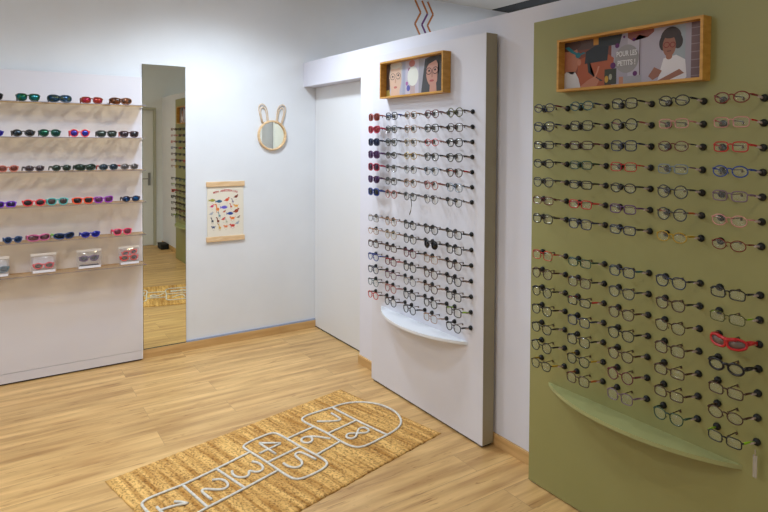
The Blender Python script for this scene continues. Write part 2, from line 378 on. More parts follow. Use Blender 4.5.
def glasses_meshes(shape, fcol, lens, tcol, metal, width, tlen, open_tip, thick):
    a, b = SHP[shape]; sc = width/0.126
    a, b = a*sc, b*sc
    r = (0.0016 if metal else 0.0022)*thick; cx = 0.0335*sc
    if shape == 'round': cx = 0.0340*sc
    k = 0.016 if shape in ('wrap', 'shield') else 0.004
    hx = 0.0625*sc; hz = 0.42*b
    fm = colmat(fcol, 0.3, 0.6 if metal else 0)
    def front(bm):
        for s in (-1, 1):
            o = outline(shape, a, b, s); tube(bm, [(s*cx+x, wrapy(s*cx+x, k), z) for x, z in o], r, 6, True, up=Vector((0, 1, 0)))
            xo = s*(cx+a*0.93); tube(bm, [(xo, wrapy(xo, k), hz*1.1), (s*hx*0.985, wrapy(xo, k)+0.001, hz+0.001), (s*hx, wrapy(hx, k)+0.006, hz)], r*1.15, 6)
            tube(bm, [(s*(cx-a*0.86), 0.001, -0.1*b), (s*(cx-a-0.0008), 0.006, -0.22*b), (s*(cx-a-.0006), 0.0065, -0.5*b)], 0.0012, 5)   # nose pad
        xi = cx-a*0.97
        zb = 0.46*b if shape not in ('round',) else 0.3*b
        tube(bm, [(-xi-0.001, 0, zb*0.8), (-xi*0.5, -0.001, zb*1.15), (0, -0.0015, zb*1.25), (xi*0.5, -0.001, zb*1.15), (xi+0.001, 0, zb*0.8)], r*1.2, 6)
        if shape in ('shield', 'wrap'):
            tube(bm, [(-cx*1.0, wrapy(cx, k), b*0.9), (0, -.001, b*0.62), (cx*1.0, wrapy(cx, k), b*0.9)], r*1.3, 6)
    fr = mesh_of(('frame_front', shape, fcol, metal, width, thick), front, [fm])
    def lensb(s):
        def f(bm):
            o = outline(shape, a*0.985, b*0.985, s); v0 = []; v1 = []
            for x, z in o:
                X = s*cx+x; v0.append(bm.verts.new((X, wrapy(X, k)-0.0006, z))); v1.append(bm.verts.new((X, wrapy(X, k)+0.0006, z)))
            c0 = bm.verts.new((s*cx, wrapy(s*cx, k)-0.0022, 0)); c1 = bm.verts.new((s*cx, wrapy(s*cx, k)-0.0008, 0)); n = len(o)
            for i in range(n):
                j = (i+1) % n
                for q in ((v0[i], v0[j], c0), (v1[j], v1[i], c1), (v0[i], v1[i], v1[j], v0[j])):
                    ff = bm.faces.new(q); ff.smooth = len(q) == 3
        return f
    lm = {'clear': M_lens}.get(lens) or lens
    L = [mesh_of(('lens', shape, lm.name, width, s), lensb(s), [lm]) for s in (-1, 1)]
    tm = colmat(tcol, 0.35, 0.5 if metal else 0)
    yw = wrapy(hx, k)+0.006
    def temp(s):
        def f(bm):
            if open_tip:
                pts = [(s*hx, yw, hz), (s*(hx-0.001), yw+tlen*0.35, hz), (s*(hx-0.004), yw+tlen*0.68, hz-0.001), (s*(hx-0.007), yw+tlen*0.84, hz-0.010*sc), (s*(hx-0.009), yw+tlen, -b+0.0035)]
                rs = [r*1.3, r*1.2, r*1.1, r*1.3, r*1.2]
            else:
                spl = 0.067-hx if hx < 0.064 else 0.002
                pts = [(s*hx, yw, hz), (s*(hx+spl*0.3), yw+tlen*0.4, hz-0.002), (s*(hx+spl), yw+tlen, hz-0.010)]
                rs = [r*1.3, r*1.15, r*1.05]
            tube(bm, pts, rs, 6, flat=1.5)
        return f
    T = [mesh_of(('temple', shape, tcol, metal, width, tlen, open_tip, s, thick), temp(s), [tm]) for s in (-1, 1)]
    return fr, L, T, (hx, yw, hz, b)
def hang_glasses(name, label, group, loc, rz, shape, fcol, lens='clear', tcol=None, metal=False, width=0.122, thick=1.0, cat='glasses', sleeve=True, drop_left=False, tl=0.068):
    fr, L, T, (hx, yw, hz, b) = glasses_meshes(shape, fcol, lens, tcol or fcol, metal, width, tl, False, thick)
    t = thing(name, label, cat, loc, rz, group)
    inst('frame_front', fr, t)
    for m in L: inst('lens', m, t)
    if drop_left:
        inst('temple', T[0], t, (-hx*0.2+0.02, 0.0, -0.012), (0, R(0), 0)) if False else None
        o = inst('temple', mesh_of(('temple', 'hanging', fcol), lambda bm: tube(bm, [(0, 0, 0), (0.004, 0.004, -0.04), (-0.006, 0.004, -0.075), (-0.018, 0.004, -0.10)], [.0025, .0022, .0022, .003], 6), [colmat((0.35, 0.36, 0.28))]), t, (0.0, 0.008, -0.012))
        inst('temple', T[1], t)
    else:
        for m in T: inst('temple', m, t)
    if sleeve:
        y1 = yw+tl-0.002
        def sl(bm): q = (0.067-hx) if hx < 0.064 else 0.002; tube(bm, [(hx+q*.62, y1-0.032, hz-0.0062), (hx+q*.95, y1-0.004, hz-0.0098)], 0.0032, 8, flat=1.25)
        inst('price_sleeve', mesh_of(('price_sleeve', round(hx, 4), round(hz, 4), round(y1, 4)), sl, [M_tag]), t)
    return t
def shelf_glasses(label, group, x, y, z, rz, shape, fcol, lens, tcol=None, width=0.132, thick=1.7, tlen=0.095, name='sunglasses', tilt=0):
    fr, L, T, (hx, yw, hz, b) = glasses_meshes(shape, fcol, lens, tcol or fcol, False, width, tlen, True, thick)
    t = thing(name, label, 'sunglasses', (x, y, z+b+0.0019*thick+0.0005), rz, group); t.rotation_euler[1] = tilt
    inst('frame_front', fr, t)
    for m in L: inst('lens', m, t)
    for m in T: inst('temple', m, t)
    return t
TWO = {'green_mirror': (0.03, 0.40, 0.42), 'oil': (0.08, 0.24, 0.36), 'magenta': (0.62, 0.22, 0.16), 'red_blue': (0.10, 0.18, 0.55), 'emerald': (0.02, 0.20, 0.20),
       'grey_lens': (0.45, 0.26, 0.14), 'blue_grey': (0.10, 0.10, 0.11), 'rosegrey': (0.16, 0.16, 0.18), 'wine': (0.45, 0.32, 0.34), 'navy3': (0.05, 0.08, 0.14), 'navy_l': (0.07, 0.30, 0.50)}
def tint(name, c, rough=0.08, metal=0.55):
    c = tuple(v*0.82 for v in c)
    if name in TWO and 'tint_'+name not in MATS:
        m = noisy('tint_'+name, c, TWO[name], 38, rough, detail=1, lo=0.42, hi=0.56); m.node_tree.nodes['Principled BSDF'].inputs['Metallic'].default_value = metal
        return m
    return mat('tint_'+name, c, rough, metal)

# ---------------------------------------------------------------- wall mounted eyewear panels
def grommet_mesh():
    def f(bm): lathe_y(bm, [(0, -0.0155), (0.006, -0.0150), (0.0102, -0.012), (0.0126, -0.007), (0.0132, -0.003), (0.0125, 0), (0, 0)], 18)
    return mesh_of(('grommet',), f, [M_black])
def holder_mesh():
    def f(bm):
        tube(bm, [(0, 0, 0.006), (0, -0.064, 0.0075), (0, -0.066, 0.0105)], 0.0019, 8)
        lathe_y(bm, [(0, -0.004), (0.0035, -0.004), (0.004, 0), (0, 0)], 12)
    return mesh_of(('nose_pin',), f, [M_pin])
def eyewear_panel(label, xface, yL, yR, z0, z1, face, side, ledge_m, thick, cols, zs, ledge):
    t = thing('eyewear_panel', label, 'display panel', (xface, (yL+yR)/2, 0), RW)
    W = yL-yR
    bm = nb(); box(bm, -W/2, W/2, 0, 0.003, z0, z1, bev=0.0008); obj('front_board', bm, face, t)
    bm = nb(); box(bm, -W/2+0.0005, W/2-0.0005, 0.0031, thick, z0, z1-0.0005); obj('side_box', bm, side, t)
    bm = nb(); box(bm, -W/2+0.012, W/2-0.012, 0.012, thick-0.005, 0.0005, z0); obj('gap_shade', bm, M_dark, t)  # dark filler stands in for the shade in the gap under the board
    for sx in (-1, 1):
        bm = nb(); lathe = [(0.012, 0), (0.012, z0)]
        box(bm, sx*(W/2-0.03)-0.012, sx*(W/2-0.03)+0.012, 0.004, 0.0115, 0.0005, z0-0.0002, bev=0.001); obj('foot', bm, M_steel, t)
    # curved ledge under the glasses
    lx0, lx1, depth, lz, lt = ledge
    bm = nb(); n = 28; top = []; bot = []
    for i in range(n+1):
        u = -1+2*i/n; x = (lx0+lx1)/2+(lx1-lx0)/2*u; y = -depth*(1-abs(u)**2.1)**0.9 if abs(u) < 1 else 0
        top.append(bm.verts.new((x, y-0.0005, lz))); bot.append(bm.verts.new((x, y-0.0005, lz-lt)))
    bm.faces.new(top); bm.faces.new(bot[::-1])
    for i in range(n): bm.faces.new((top[i], bot[i], bot[i+1], top[i+1]))
    bm.faces.new((top[n], bot[n], bot[0], top[0]))
    obj('curved_ledge', bm, ledge_m, t)
    gm, hm = grommet_mesh(), holder_mesh()
    yc = (yL+yR)/2
    for z in zs:
        for (a, b) in cols:
            h = inst('nose_pin', hm, t, (yc-(a+b)/2, -0.0003, z))
            for q in (a, b): inst('grommet', gm, h, ((a+b)/2-q, 0, 0))
    return t
GX, WX = 2.193, 2.209
gcols = [(1.9470-.2059*k, 1.8121-.2059*k) for k in range(5)]
gz = [1.8065-(1.8065-1.303)/6*i for i in range(7)] + [1.1362-(1.1362-.6307)/6*i for i in range(7)]
wcols = [(2.604+.2073*(4-k), 2.467+.2073*(4-k)) for k in range(5)]
wz = [1.8187-(1.8187-1.324)/6*i for i in range(7)] + [1.148-(1.148-.633)/6*i for i in range(7)]
eyewear_panel('tall sage green eyewear display board in the right foreground', GX, 2.023, 0.917, 0.006, 2.227, M_green, M_green, M_ledge_g, XF-GX-0.016, gcols, gz, (-0.435, 0.435, 0.128, 0.527, 0.016))
eyewear_panel('tall white eyewear display board beside the niche door', WX, 3.489, 2.3704, 0.013, 2.235, M_white, M_side, M_ledge_w, XF-WX-0.016, wcols, wz, (-0.435, 0.435, 0.145, 0.545, 0.016))

K = (0.07, 0.07, 0.09); NV = (0.08, 0.13, 0.27); DG = (0.20, 0.21, 0.23); BR = (0.26, 0.15, 0.10); TN = (0.62, 0.47, 0.36)
TE = (0.05, 0.30, 0.33); BU = (0.38, 0.11, 0.18); RD = (0.72, 0.12, 0.14); BL = (0.08, 0.22, 0.55); GY = (0.42, 0.43, 0.46)
PK = (0.80, 0.55, 0.55); PU = (0.33, 0.18, 0.38); YE = (0.68, 0.55, 0.12); OR = (0.65, 0.32, 0.12); GN = (0.10, 0.26, 0.20); MV = (0.45, 0.36, 0.43)
RO = (0.62, 0.36, 0.34); OL = (0.34, 0.35, 0.20); CR = (0.70, 0.62, 0.50); LB = (0.45, 0.52, 0.60)
CN = {K: 'black', NV: 'navy', DG: 'dark grey', BR: 'dark brown', TN: 'tan', TE: 'teal', BU: 'burgundy', RD: 'red', BL: 'blue', GY: 'grey', PK: 'pale pink', PU: 'purple',
      YE: 'yellow', OR: 'orange brown', GN: 'dark green', MV: 'mauve', RO: 'rose', OL: 'olive', CR: 'cream', LB: 'pale blue grey'}
LIME = (0.55, 0.75, 0.10)
# (frame, shape, temple colour or None)
G_UP = [[(NV, 'oval', BU), (TE, 'oval', NV), (K, 'square', None), (K, 'oval', None), (BU if False else (0.45, 0.12, 0.10), 'oval', None)],
        [(NV, 'panto', None), (K, 'square', None), (K, 'round', RO), (PK, 'rect', None), (PK, 'rect', RD)],
        [(K, 'rect', None), (BR, 'rect', BU), (NV, 'square', None), (BU, 'oval', DG), (RD, 'rect', None)],
        [(K, 'oval', None), (GN, 'rect', None), (RD, 'rect', None), (LB, 'rect', MV), (BL, 'oval', None)],
        [(DG, 'panto', None), (K, 'rect', None), (K, 'oval', None), (DG, 'round', None), (MV, 'rect', None)],
        [(BU, 'rect', None), (RD, 'rect', None), (PU, 'rect', None), (DG, 'round', OR), (PK, 'oval', None)],
        [(K, 'square', None), (NV, 'square', None), (NV, 'rect', K), (YE, 'oval', None), ((0.45, 0.12, 0.10), 'oval', None)]]
G_LO = [[(RD, 'square', None), (GN, 'rect', None), (NV, 'square', TE), (NV, 'panto', K), (K, 'rect', None)],
        [(BR, 'round', None), (BR, 'square', K), (DG, 'panto', None), (BR, 'panto', K), (OL, 'rect', LIME)],
        [(K, 'round', None), (K, 'rect', RD), (BR, 'panto', None), (BR, 'panto', None), (RD, 'wrap', None)],
        [(K, 'panto', None), (NV, 'square', None), (K, 'panto', None), (BR, 'square', None), (K, 'oval', None)],
        [(K, 'panto', None), (K, 'square', None), (BR, 'panto', None), (BR, 'rect', None), (BR, 'rect', None)],
        [(K, 'round', None), (K, 'panto', YE), (BU, 'round', None), (BR, 'rect', None), (BR, 'oval', None)],
        [(K, 'panto', YE), (BR, 'square', OR), (MV, 'square', None), (GN, 'panto', None), (K, 'rect', LIME)]]
W_UP = [[((0.64, 0.29, 0.27), 'square', None), (NV, 'square', BL), (TN, 'panto', None), (BU, 'panto', None), (OL, 'round', BR)],
        [((0.66, 0.10, 0.28), 'cat', None), (DG, 'panto', None), (TN, 'panto', None), (DG, 'square', BR), (BR, 'square', None)],
        [(NV, 'square', None), (K, 'panto', None), (CR, 'panto', None), (RD, 'oval', RO), (K, 'square', None)],
        [(PU, 'square', None), (K, 'oval', None), (YE, 'oval', CR), (DG, 'panto', None), (DG, 'panto', K)],
        [((0.64, 0.08, 0.25), 'square', None), (GY, 'panto', DG), (GY, 'round', BR), (LB, 'panto', DG), (BR, 'panto', RD)],
        [(PU, 'cat', None), (DG, 'square', None), (TN, 'round', None), (RO, 'round', None), (LB, 'square', DG)],
        [(BL, 'square', None), (RO, 'round', BR), (DG, 'panto', None), (GY, 'round', BR), (DG, 'panto', BR)]]
W_LO = [[(GY, 'square', TN), (TN, 'round', None), (K, 'panto', None), (K, 'round', BR), (DG, 'square', K)],
        [(TN, 'oval', None), (CR, 'round', TN), (DG, 'panto', None), (K, 'round', None), (K, 'square', None)],
        [(BR, 'square', None), (BR, 'rect', None), (BU, 'panto', K), (TN, 'square', None), (BR, 'panto', K)],
        [(BL, 'panto', None), (BU, 'square', RD), (K, 'panto', None), (BR, 'round', DG), (K, 'panto', BR)],
        [(NV, 'panto', K), (BU, 'panto', PU), (GY, 'panto', TN), (BR, 'panto', TN), (K, 'square', None)],
        [(TE, 'panto', BR), (RO, 'panto', None), (DG, 'panto', None), (K, 'round', BR), (K, 'square', LIME)],
        [(RD, 'panto', BR), (K, 'round', BR), (K, 'round', None), (TN, 'square', None), (K, 'panto', None)]]
ROWN = ['top', 'second', 'third', 'fourth', 'fifth', 'sixth', 'bottom']
COLN = ['first', 'second', 'third', 'fourth', 'fifth']
SHN = {'round': 'round', 'oval': 'oval', 'rect': 'narrow', 'square': 'square', 'panto': 'rounded', 'cat': 'upswept', 'wrap': 'wraparound', 'way': 'broad'}
LTI = {(0.64, 0.29, 0.27): (0.55, 0.25, 0.22), (0.66, 0.10, 0.28): (0.65, 0.22, 0.25), NV: (0.12, 0.18, 0.32), PU: (0.28, 0.16, 0.36), (0.64, 0.08, 0.25): (0.22, 0.14, 0.25), BL: (0.18, 0.20, 0.22)}
CN[(0.64, 0.29, 0.27)] = 'coral'; CN[(0.66, 0.10, 0.28)] = 'pink red'; CN[(0.64, 0.08, 0.25)] = 'crimson'; CN[(0.45, 0.12, 0.10)] = 'brown red'
def fill(tbl, board, cols, zs, xf, block):
    for i, rowd in enumerate(tbl):
        for j, (c, sh, tc) in enumerate(rowd):
            a, b = cols[j]; z = zs[i]+0.0045; y = (a+b)/2; x = xf-(0.0855 if board == 'green' else 0.073)
            green = board == 'green'
            lens, nm, wd, th, kind = 'clear', 'eyeglasses', (0.121 if green else 0.131), (1.0 if green else 1.2), 'eyeglasses'
            sleeve = True; drop = False
            if not green and block == 'upper' and j == 0:
                lens = tint(CN[c].replace(' ', '_')+'_lens', LTI[c], 0.1, 0.35); nm = kind = 'sunglasses'; th = 1.6; wd = 0.138; sleeve = False
            if not green and block == 'lower' and (i, j) == (1, 3):
                lens = tint('smoke', (0.09, 0.10, 0.12), 0.1, 0.2); kind = nm = 'sunglasses'
            if green and block == 'lower' and (i, j) == (2, 4):
                nm = kind = 'sunglasses'; lens = tint('pale_mirror', (0.55, 0.50, 0.48), 0.15, 0.3); th = 2.2
            if green and block == 'lower' and (i, j) == (3, 4): th = 1.9
            if not green and block == 'upper' and (i, j) == (6, 2): drop = True
            wd += [0, 0.002, -0.002, 0.001][(i*5+j*3) % 4]
            metal = c in (GY, TN, CR, LB, PK) or (i+j) % 5 == 0 and c not in (K, NV)
            lab = '%s %s %s on %s board, %s block, %s row, %s from left' % (CN[c], SHN[sh], kind, board, block, ROWN[i], COLN[j])
            if drop: lab = 'dark rounded eyeglasses with one arm dangling, bottom row of white board upper block'
            tcn = tc or c
            t = hang_glasses(nm, lab, '%s on the %s board' % ('eyeglasses' if kind == 'eyeglasses' else 'sunglasses', board), (x, y, z-(0.002 if green else 0.008)), RW, sh, c, lens, tc, metal, round(wd, 4), th,
                             'glasses' if kind == 'eyeglasses' else 'sunglasses', sleeve, drop, 0.068 if green else 0.056)
            if not drop: t.rotation_euler[0] = 0.0
fill(G_UP, 'green', gcols, gz[:7], GX, 'upper'); fill(G_LO, 'green', gcols, gz[7:], GX, 'lower')
fill(W_UP, 'white', wcols, wz[:7], WX, 'upper'); fill(W_LO, 'white', wcols, wz[7:], WX, 'lower')

# clear plastic strip hanging at the bottom right of the green board
bm = nb(); tube(bm, [(0, 0, 0.012), (0, 0.002, 0.0), (0, 0.002, -0.012)], 0.0015, 6)
t = thing('plastic_tag', 'clear plastic strip hanging below the last grommet of green board', 'tag', (2.168, 0.984, 0.60), RW)
obj('hook', bm, M_tag, t)
bm = nb(); box(bm, -0.007, 0.007, 0.001, 0.003, -0.085, -0.008, bev=0.0006); obj('strip', bm, clear('tag_plastic', (0.75, 0.75, 0.72), 1, (0.8, 0.8, 0.8), 0.2, 0.4), t)

# ---------------------------------------------------------------- framed pictures on the boards
# green board: wide photo of two small children
t, W, H = shadow_frame('oak box frame with photo of two small children on green board', 1.836, 1.174, 1.880, 2.112, GX, 0.053)
x0, z0 = -W/2, 0.011
def S(col, pts): return (col, [(x0+px*W, z0+pz*H) for px, pz in pts])
def E(col, cx, cz, a, b, n=22, rot=0): return (col, ell(x0+cx*W, z0+cz*H, a*W, b*H*1.0, n, rot))
sh = [S((0.46, 0.23, 0.16), rect(0, 0, .40, 1)), S((0.62, 0.60, 0.66), rect(.38, 0, 1, 1)), S((0.30, 0.22, 0.20), rect(0, .80, .38, 1)),
      S((0.62, 0.30, 0.16), [(.10, .0), (.38, 0), (.40, .55), (.30, .75), (.12, .6)]),
      S((0.10, 0.12, 0.15), [(.17, .50), (.35, .52), (.36, .80), (.26, .85), (.18, .75)]), S((0.13, 0.15, 0.16), [(.27, .82), (.44, .8), (.46, 1), (.28, 1)]),
      S((0.10, 0.12, 0.13), line([(x*1, z) for x, z in [(.20, .55), (.21, .32), (.27, .18), (.31, .12)]], .02)),
      S((0.72, 0.50, 0.16), rect(.24, .86, .28, 1)), S((0.20, 0.20, 0.14), rect(.33, .03, .42, .34)), E((0.75, 0.58, 0.15), .345, .14, .014, .07), E((0.62, 0.62, 0.55), .375, .18, .012, .06),
      # child in profile
      E((0.66, 0.42, 0.32), .045, .62, .075, .36), E((0.27, 0.16, 0.12), .04, .93, .10, .13), S((0.66, 0.42, 0.32), [(.0, .25), (.08, .20), (.10, .50), (.0, .6)]), E((0.70, 0.46, 0.36), .125, .55, .016, .07),
      S((0.80, 0.79, 0.80), [(0, 0), (.14, 0), (.12, .22), (.09, .36), (.07, .30), (.02, .38), (0, .34)]),
      S((0.02, 0.42, 0.48), line([(.02, .90), (.07, .78), (.12, .70), (.17, .74)], .035)), E((0.03, 0.40, 0.46), .115, .70, .022, .06),
      S((0.70, 0.45, 0.34), [(.14, 0), (.27, .03), (.29, .14), (.25, .22), (.20, .16), (.14, .05)]), S((0.72, 0.47, 0.36), line([(.25, .18), (.275, .32), (.285, .42)], .014)),
      # doors, wreath, brick
      S((0.70, 0.68, 0.74), rect(.50, .0, .585, .90)), S((0.34, 0.22, 0.20), rect(.583, .08, .588, .95)), S((0.66, 0.64, 0.70), rect(.60, 0, .80, .95)),
      S((0.48, 0.24, 0.18), [(.50, 1), (.50, .90), (.54, .82), (.58, .93), (.64, .86), (.68, .94), (.68, 1)]),
      S((0.58, 0.62, 0.66), rect(.80, .0, .88, 1)), S((0.42, 0.32, 0.33), rect(.915, 0, 1, 1))]
for q in range(7): sh.append(S((0.55, 0.48, 0.50), rect(.915, .05+q*.14, 1, .065+q*.14)))
sh += [E((0.20, 0.14, 0.12), 0.790, .78, .066, .20), E((0.19, 0.13, 0.11), 0.745, .70, .03, .14), E((0.18, 0.13, 0.11), 0.835, .70, .03, .13), E((0.58, 0.38, 0.30), 0.780, .64, .042, .20),
       E((0.22, 0.15, 0.12), 0.785, .86, .05, .09), S((0.84, 0.83, 0.86), [(0.705, .0), (0.735, .32), (0.745, .42), (0.825, .46), (0.880, .36), (0.890, .05), (0.875, 0)]),
       S((0.58, 0.38, 0.30), [(0.645, .12), (0.685, .28), (0.735, .20), (0.715, .10), (0.675, .04)]), S((0.58, 0.38, 0.30), [(0.705, .02), (0.845, .20), (0.875, .12), (0.765, 0)]), E((0.60, 0.40, 0.32), 0.780, .44, .02, .05),
       S((0.60, 0.60, 0.63), rect(.46, 0, .60, .16)), S((0.72, 0.50, 0.40), rect(.44, .0, .47, .16))]
sh += [(c, p) for c in [(0.50, 0.10, 0.10)] for p in ring(x0+.763*W, z0+.66*H, .020*W, .055*H, .003) + ring(x0+.802*W, z0+.65*H, .018*W, .052*H, .003)]
sh += [S((0.35, 0.16, 0.14), rect(.767, .535, .793, .55)), E((0.56, 0.55, 0.56), .495, .50, .086, .275, 30)]
for cx, cz, r_ in [(.425, .78, .016), (.395, .40, .020), (.555, .20, .016), (.545, .85, .011), (.475, .93, .008)]: sh.append(E((0.34, 0.06, 0.36), cx, cz, r_, r_*W/H, 16))
picture('photo_print', sh, t, -0.0125, (x0, z0, x0+W, z0+H))
text('caption_line', 'POUR LES', 0.030, (0.84, 0.84, 0.86), t, x0+.495*W, -0.0158, z0+.60*H, 'white text POUR LES', bold=0.0006, xs=0.72)
text('caption_line', 'PETITS !', 0.030, (0.84, 0.84, 0.86), t, x0+.495*W, -0.0158, z0+.42*H, 'white text PETITS !', bold=0.0006, xs=0.80)

# white board: photo of two women in glasses
t, W, H = shadow_frame('oak box frame with photo of two faces in glasses on white board', 3.314, 2.660, 1.934, 2.171, WX, 0.059)
x0, z0 = -W/2, 0.011
sh = [S((0.66, 0.66, 0.72), rect(0, 0, 1, 1)), S((0.30, 0.24, 0.22), [(0, 0), (.06, 0), (.08, 1), (0, 1)]), S((0.74, 0.66, 0.35), [(0, 0), (.08, 0), (.05, .22), (0, .2)]),
      S((0.74, 0.72, 0.68), [(.05, .55), (.08, .95), (.20, 1), (.28, .95), (.27, .4)]), E((0.80, 0.68, 0.60), .165, .50, .105, .46), S((0.80, 0.68, 0.60), rect(.08, 0, .24, .20)), E((0.80, 0.78, 0.73), .17, .93, .10, .11),
      E((0.70, 0.40, 0.38), .165, .27, .03, .035), S((0.72, 0.56, 0.48), rect(.155, .40, .175, .52)), E((0.30, 0.28, 0.30), .115, .60, .016, .03), E((0.30, 0.28, 0.30), .215, .62, .016, .03),
      S((0.60, 0.62, 0.70), rect(.29, 0, .36, 1)), S((0.72, 0.70, 0.76), rect(.34, 0, .62, 1)), E((0.72, 0.45, 0.42), .45, .90, .05, .10), S((0.60, 0.60, 0.64), rect(.56, 0, .64, 1)),
      S((0.70, 0.62, 0.62), rect(.42, 0, .50, .3)), E((0.35, 0.35, 0.65), .39, .20, .03, .09), E((0.62, 0.35, 0.60), .365, .34, .02, .06), E((0.55, 0.28, 0.45), .405, .74, .02, .05),
      E((0.84, 0.85, 0.82), .465, .53, .090, .28), S((0.25, 0.26, 0.27), [(.60, 0), (.64, .5), (.66, .95), (.74, 1), (1, 1), (1, 0)]), S((0.33, 0.35, 0.36), rect(.95, 0, 1, 1)),
      E((0.72, 0.54, 0.48), .775, .56, .095, .38), S((0.72, 0.54, 0.48), [(.73, .0), (.84, .0), (.83, .3), (.74, .3)]), S((0.20, 0.20, 0.21), [(.66, .62), (.70, .93), (.78, 1), (.86, .95), (.83, .88), (.72, .80)]),
      S((0.22, 0.22, 0.23), [(.84, .0), (.85, .4), (.88, .6), (.86, .95), (.95, 1), (.95, 0)]), E((0.62, 0.30, 0.30), .765, .33, .035, .03), S((0.62, 0.44, 0.38), rect(.76, .42, .78, .56)),
      E((0.18, 0.14, 0.14), .725, .61, .015, .03), E((0.18, 0.14, 0.14), .815, .62, .015, .03)]
for cx, col, b_ in [(.115, (0.35, 0.33, 0.32), .055), (.215, (0.35, 0.33, 0.32), .055), (.722, (0.20, 0.10, 0.12), .05), (.82, (0.20, 0.10, 0.12), .05)]:
    for p in ring(x0+cx*W, z0+.60*H, .043*W, .10*H, .004): sh.append((col, p))
picture('photo_print', sh, t, -0.0125, (x0, z0, x0+W, z0+H))

# ---------------------------------------------------------------- sunglasses display on the back wall
DX0, DX1, YD = -0.62, 0.9526, 4.727
t = thing('sunglasses_display', 'wide white wall display with clear shelves of sunglasses left of mirror', 'display shelf', ((DX0+DX1)/2, YD, 0))
wd = (DX1-DX0)/2
obj('back_board', boxbm(-wd, wd, 0, 0.018, 0.078, 2.121, bev=0.001), M_disp, t)
obj('kick_board', boxbm(-wd, wd, 0, 0.018, 0.012, 0.0755, bev=0.001), M_disp, t)
obj('side_edge', boxbm(wd+0.0001, wd+0.006, 0.0005, 0.0485, 0.012, 2.121), mat('edge_white', (0.93, 0.93, 0.95), 0.4), t)
obj('rear_frame', boxbm(-wd, wd, 0.0183, 0.0485, 0.0005, 2.119), M_dark, t)
SH = [1.907, 1.673, 1.440, 1.210, 0.973, 0.752]; SD = 0.145
for z in SH:
    bm = nb(); box(bm, -wd+0.01, wd+0.004, -SD, -0.0005, z-0.006, z-0.0005); s = obj('shelf', bm, M_acryl, t)
    bm = nb(); box(bm, -wd+0.01, wd+0.004, -SD-0.001, -SD, z-0.0045, z-0.001); obj('shelf_edge', bm, M_acedge, s)
    bm = nb(); box(bm, wd-0.012, wd+0.008, -0.012, -0.0005, z-0.014, z-0.0062, bev=0.001); obj('shelf_clip', bm, mat('clip_plastic', (0.92, 0.92, 0.95), 0.3), s)
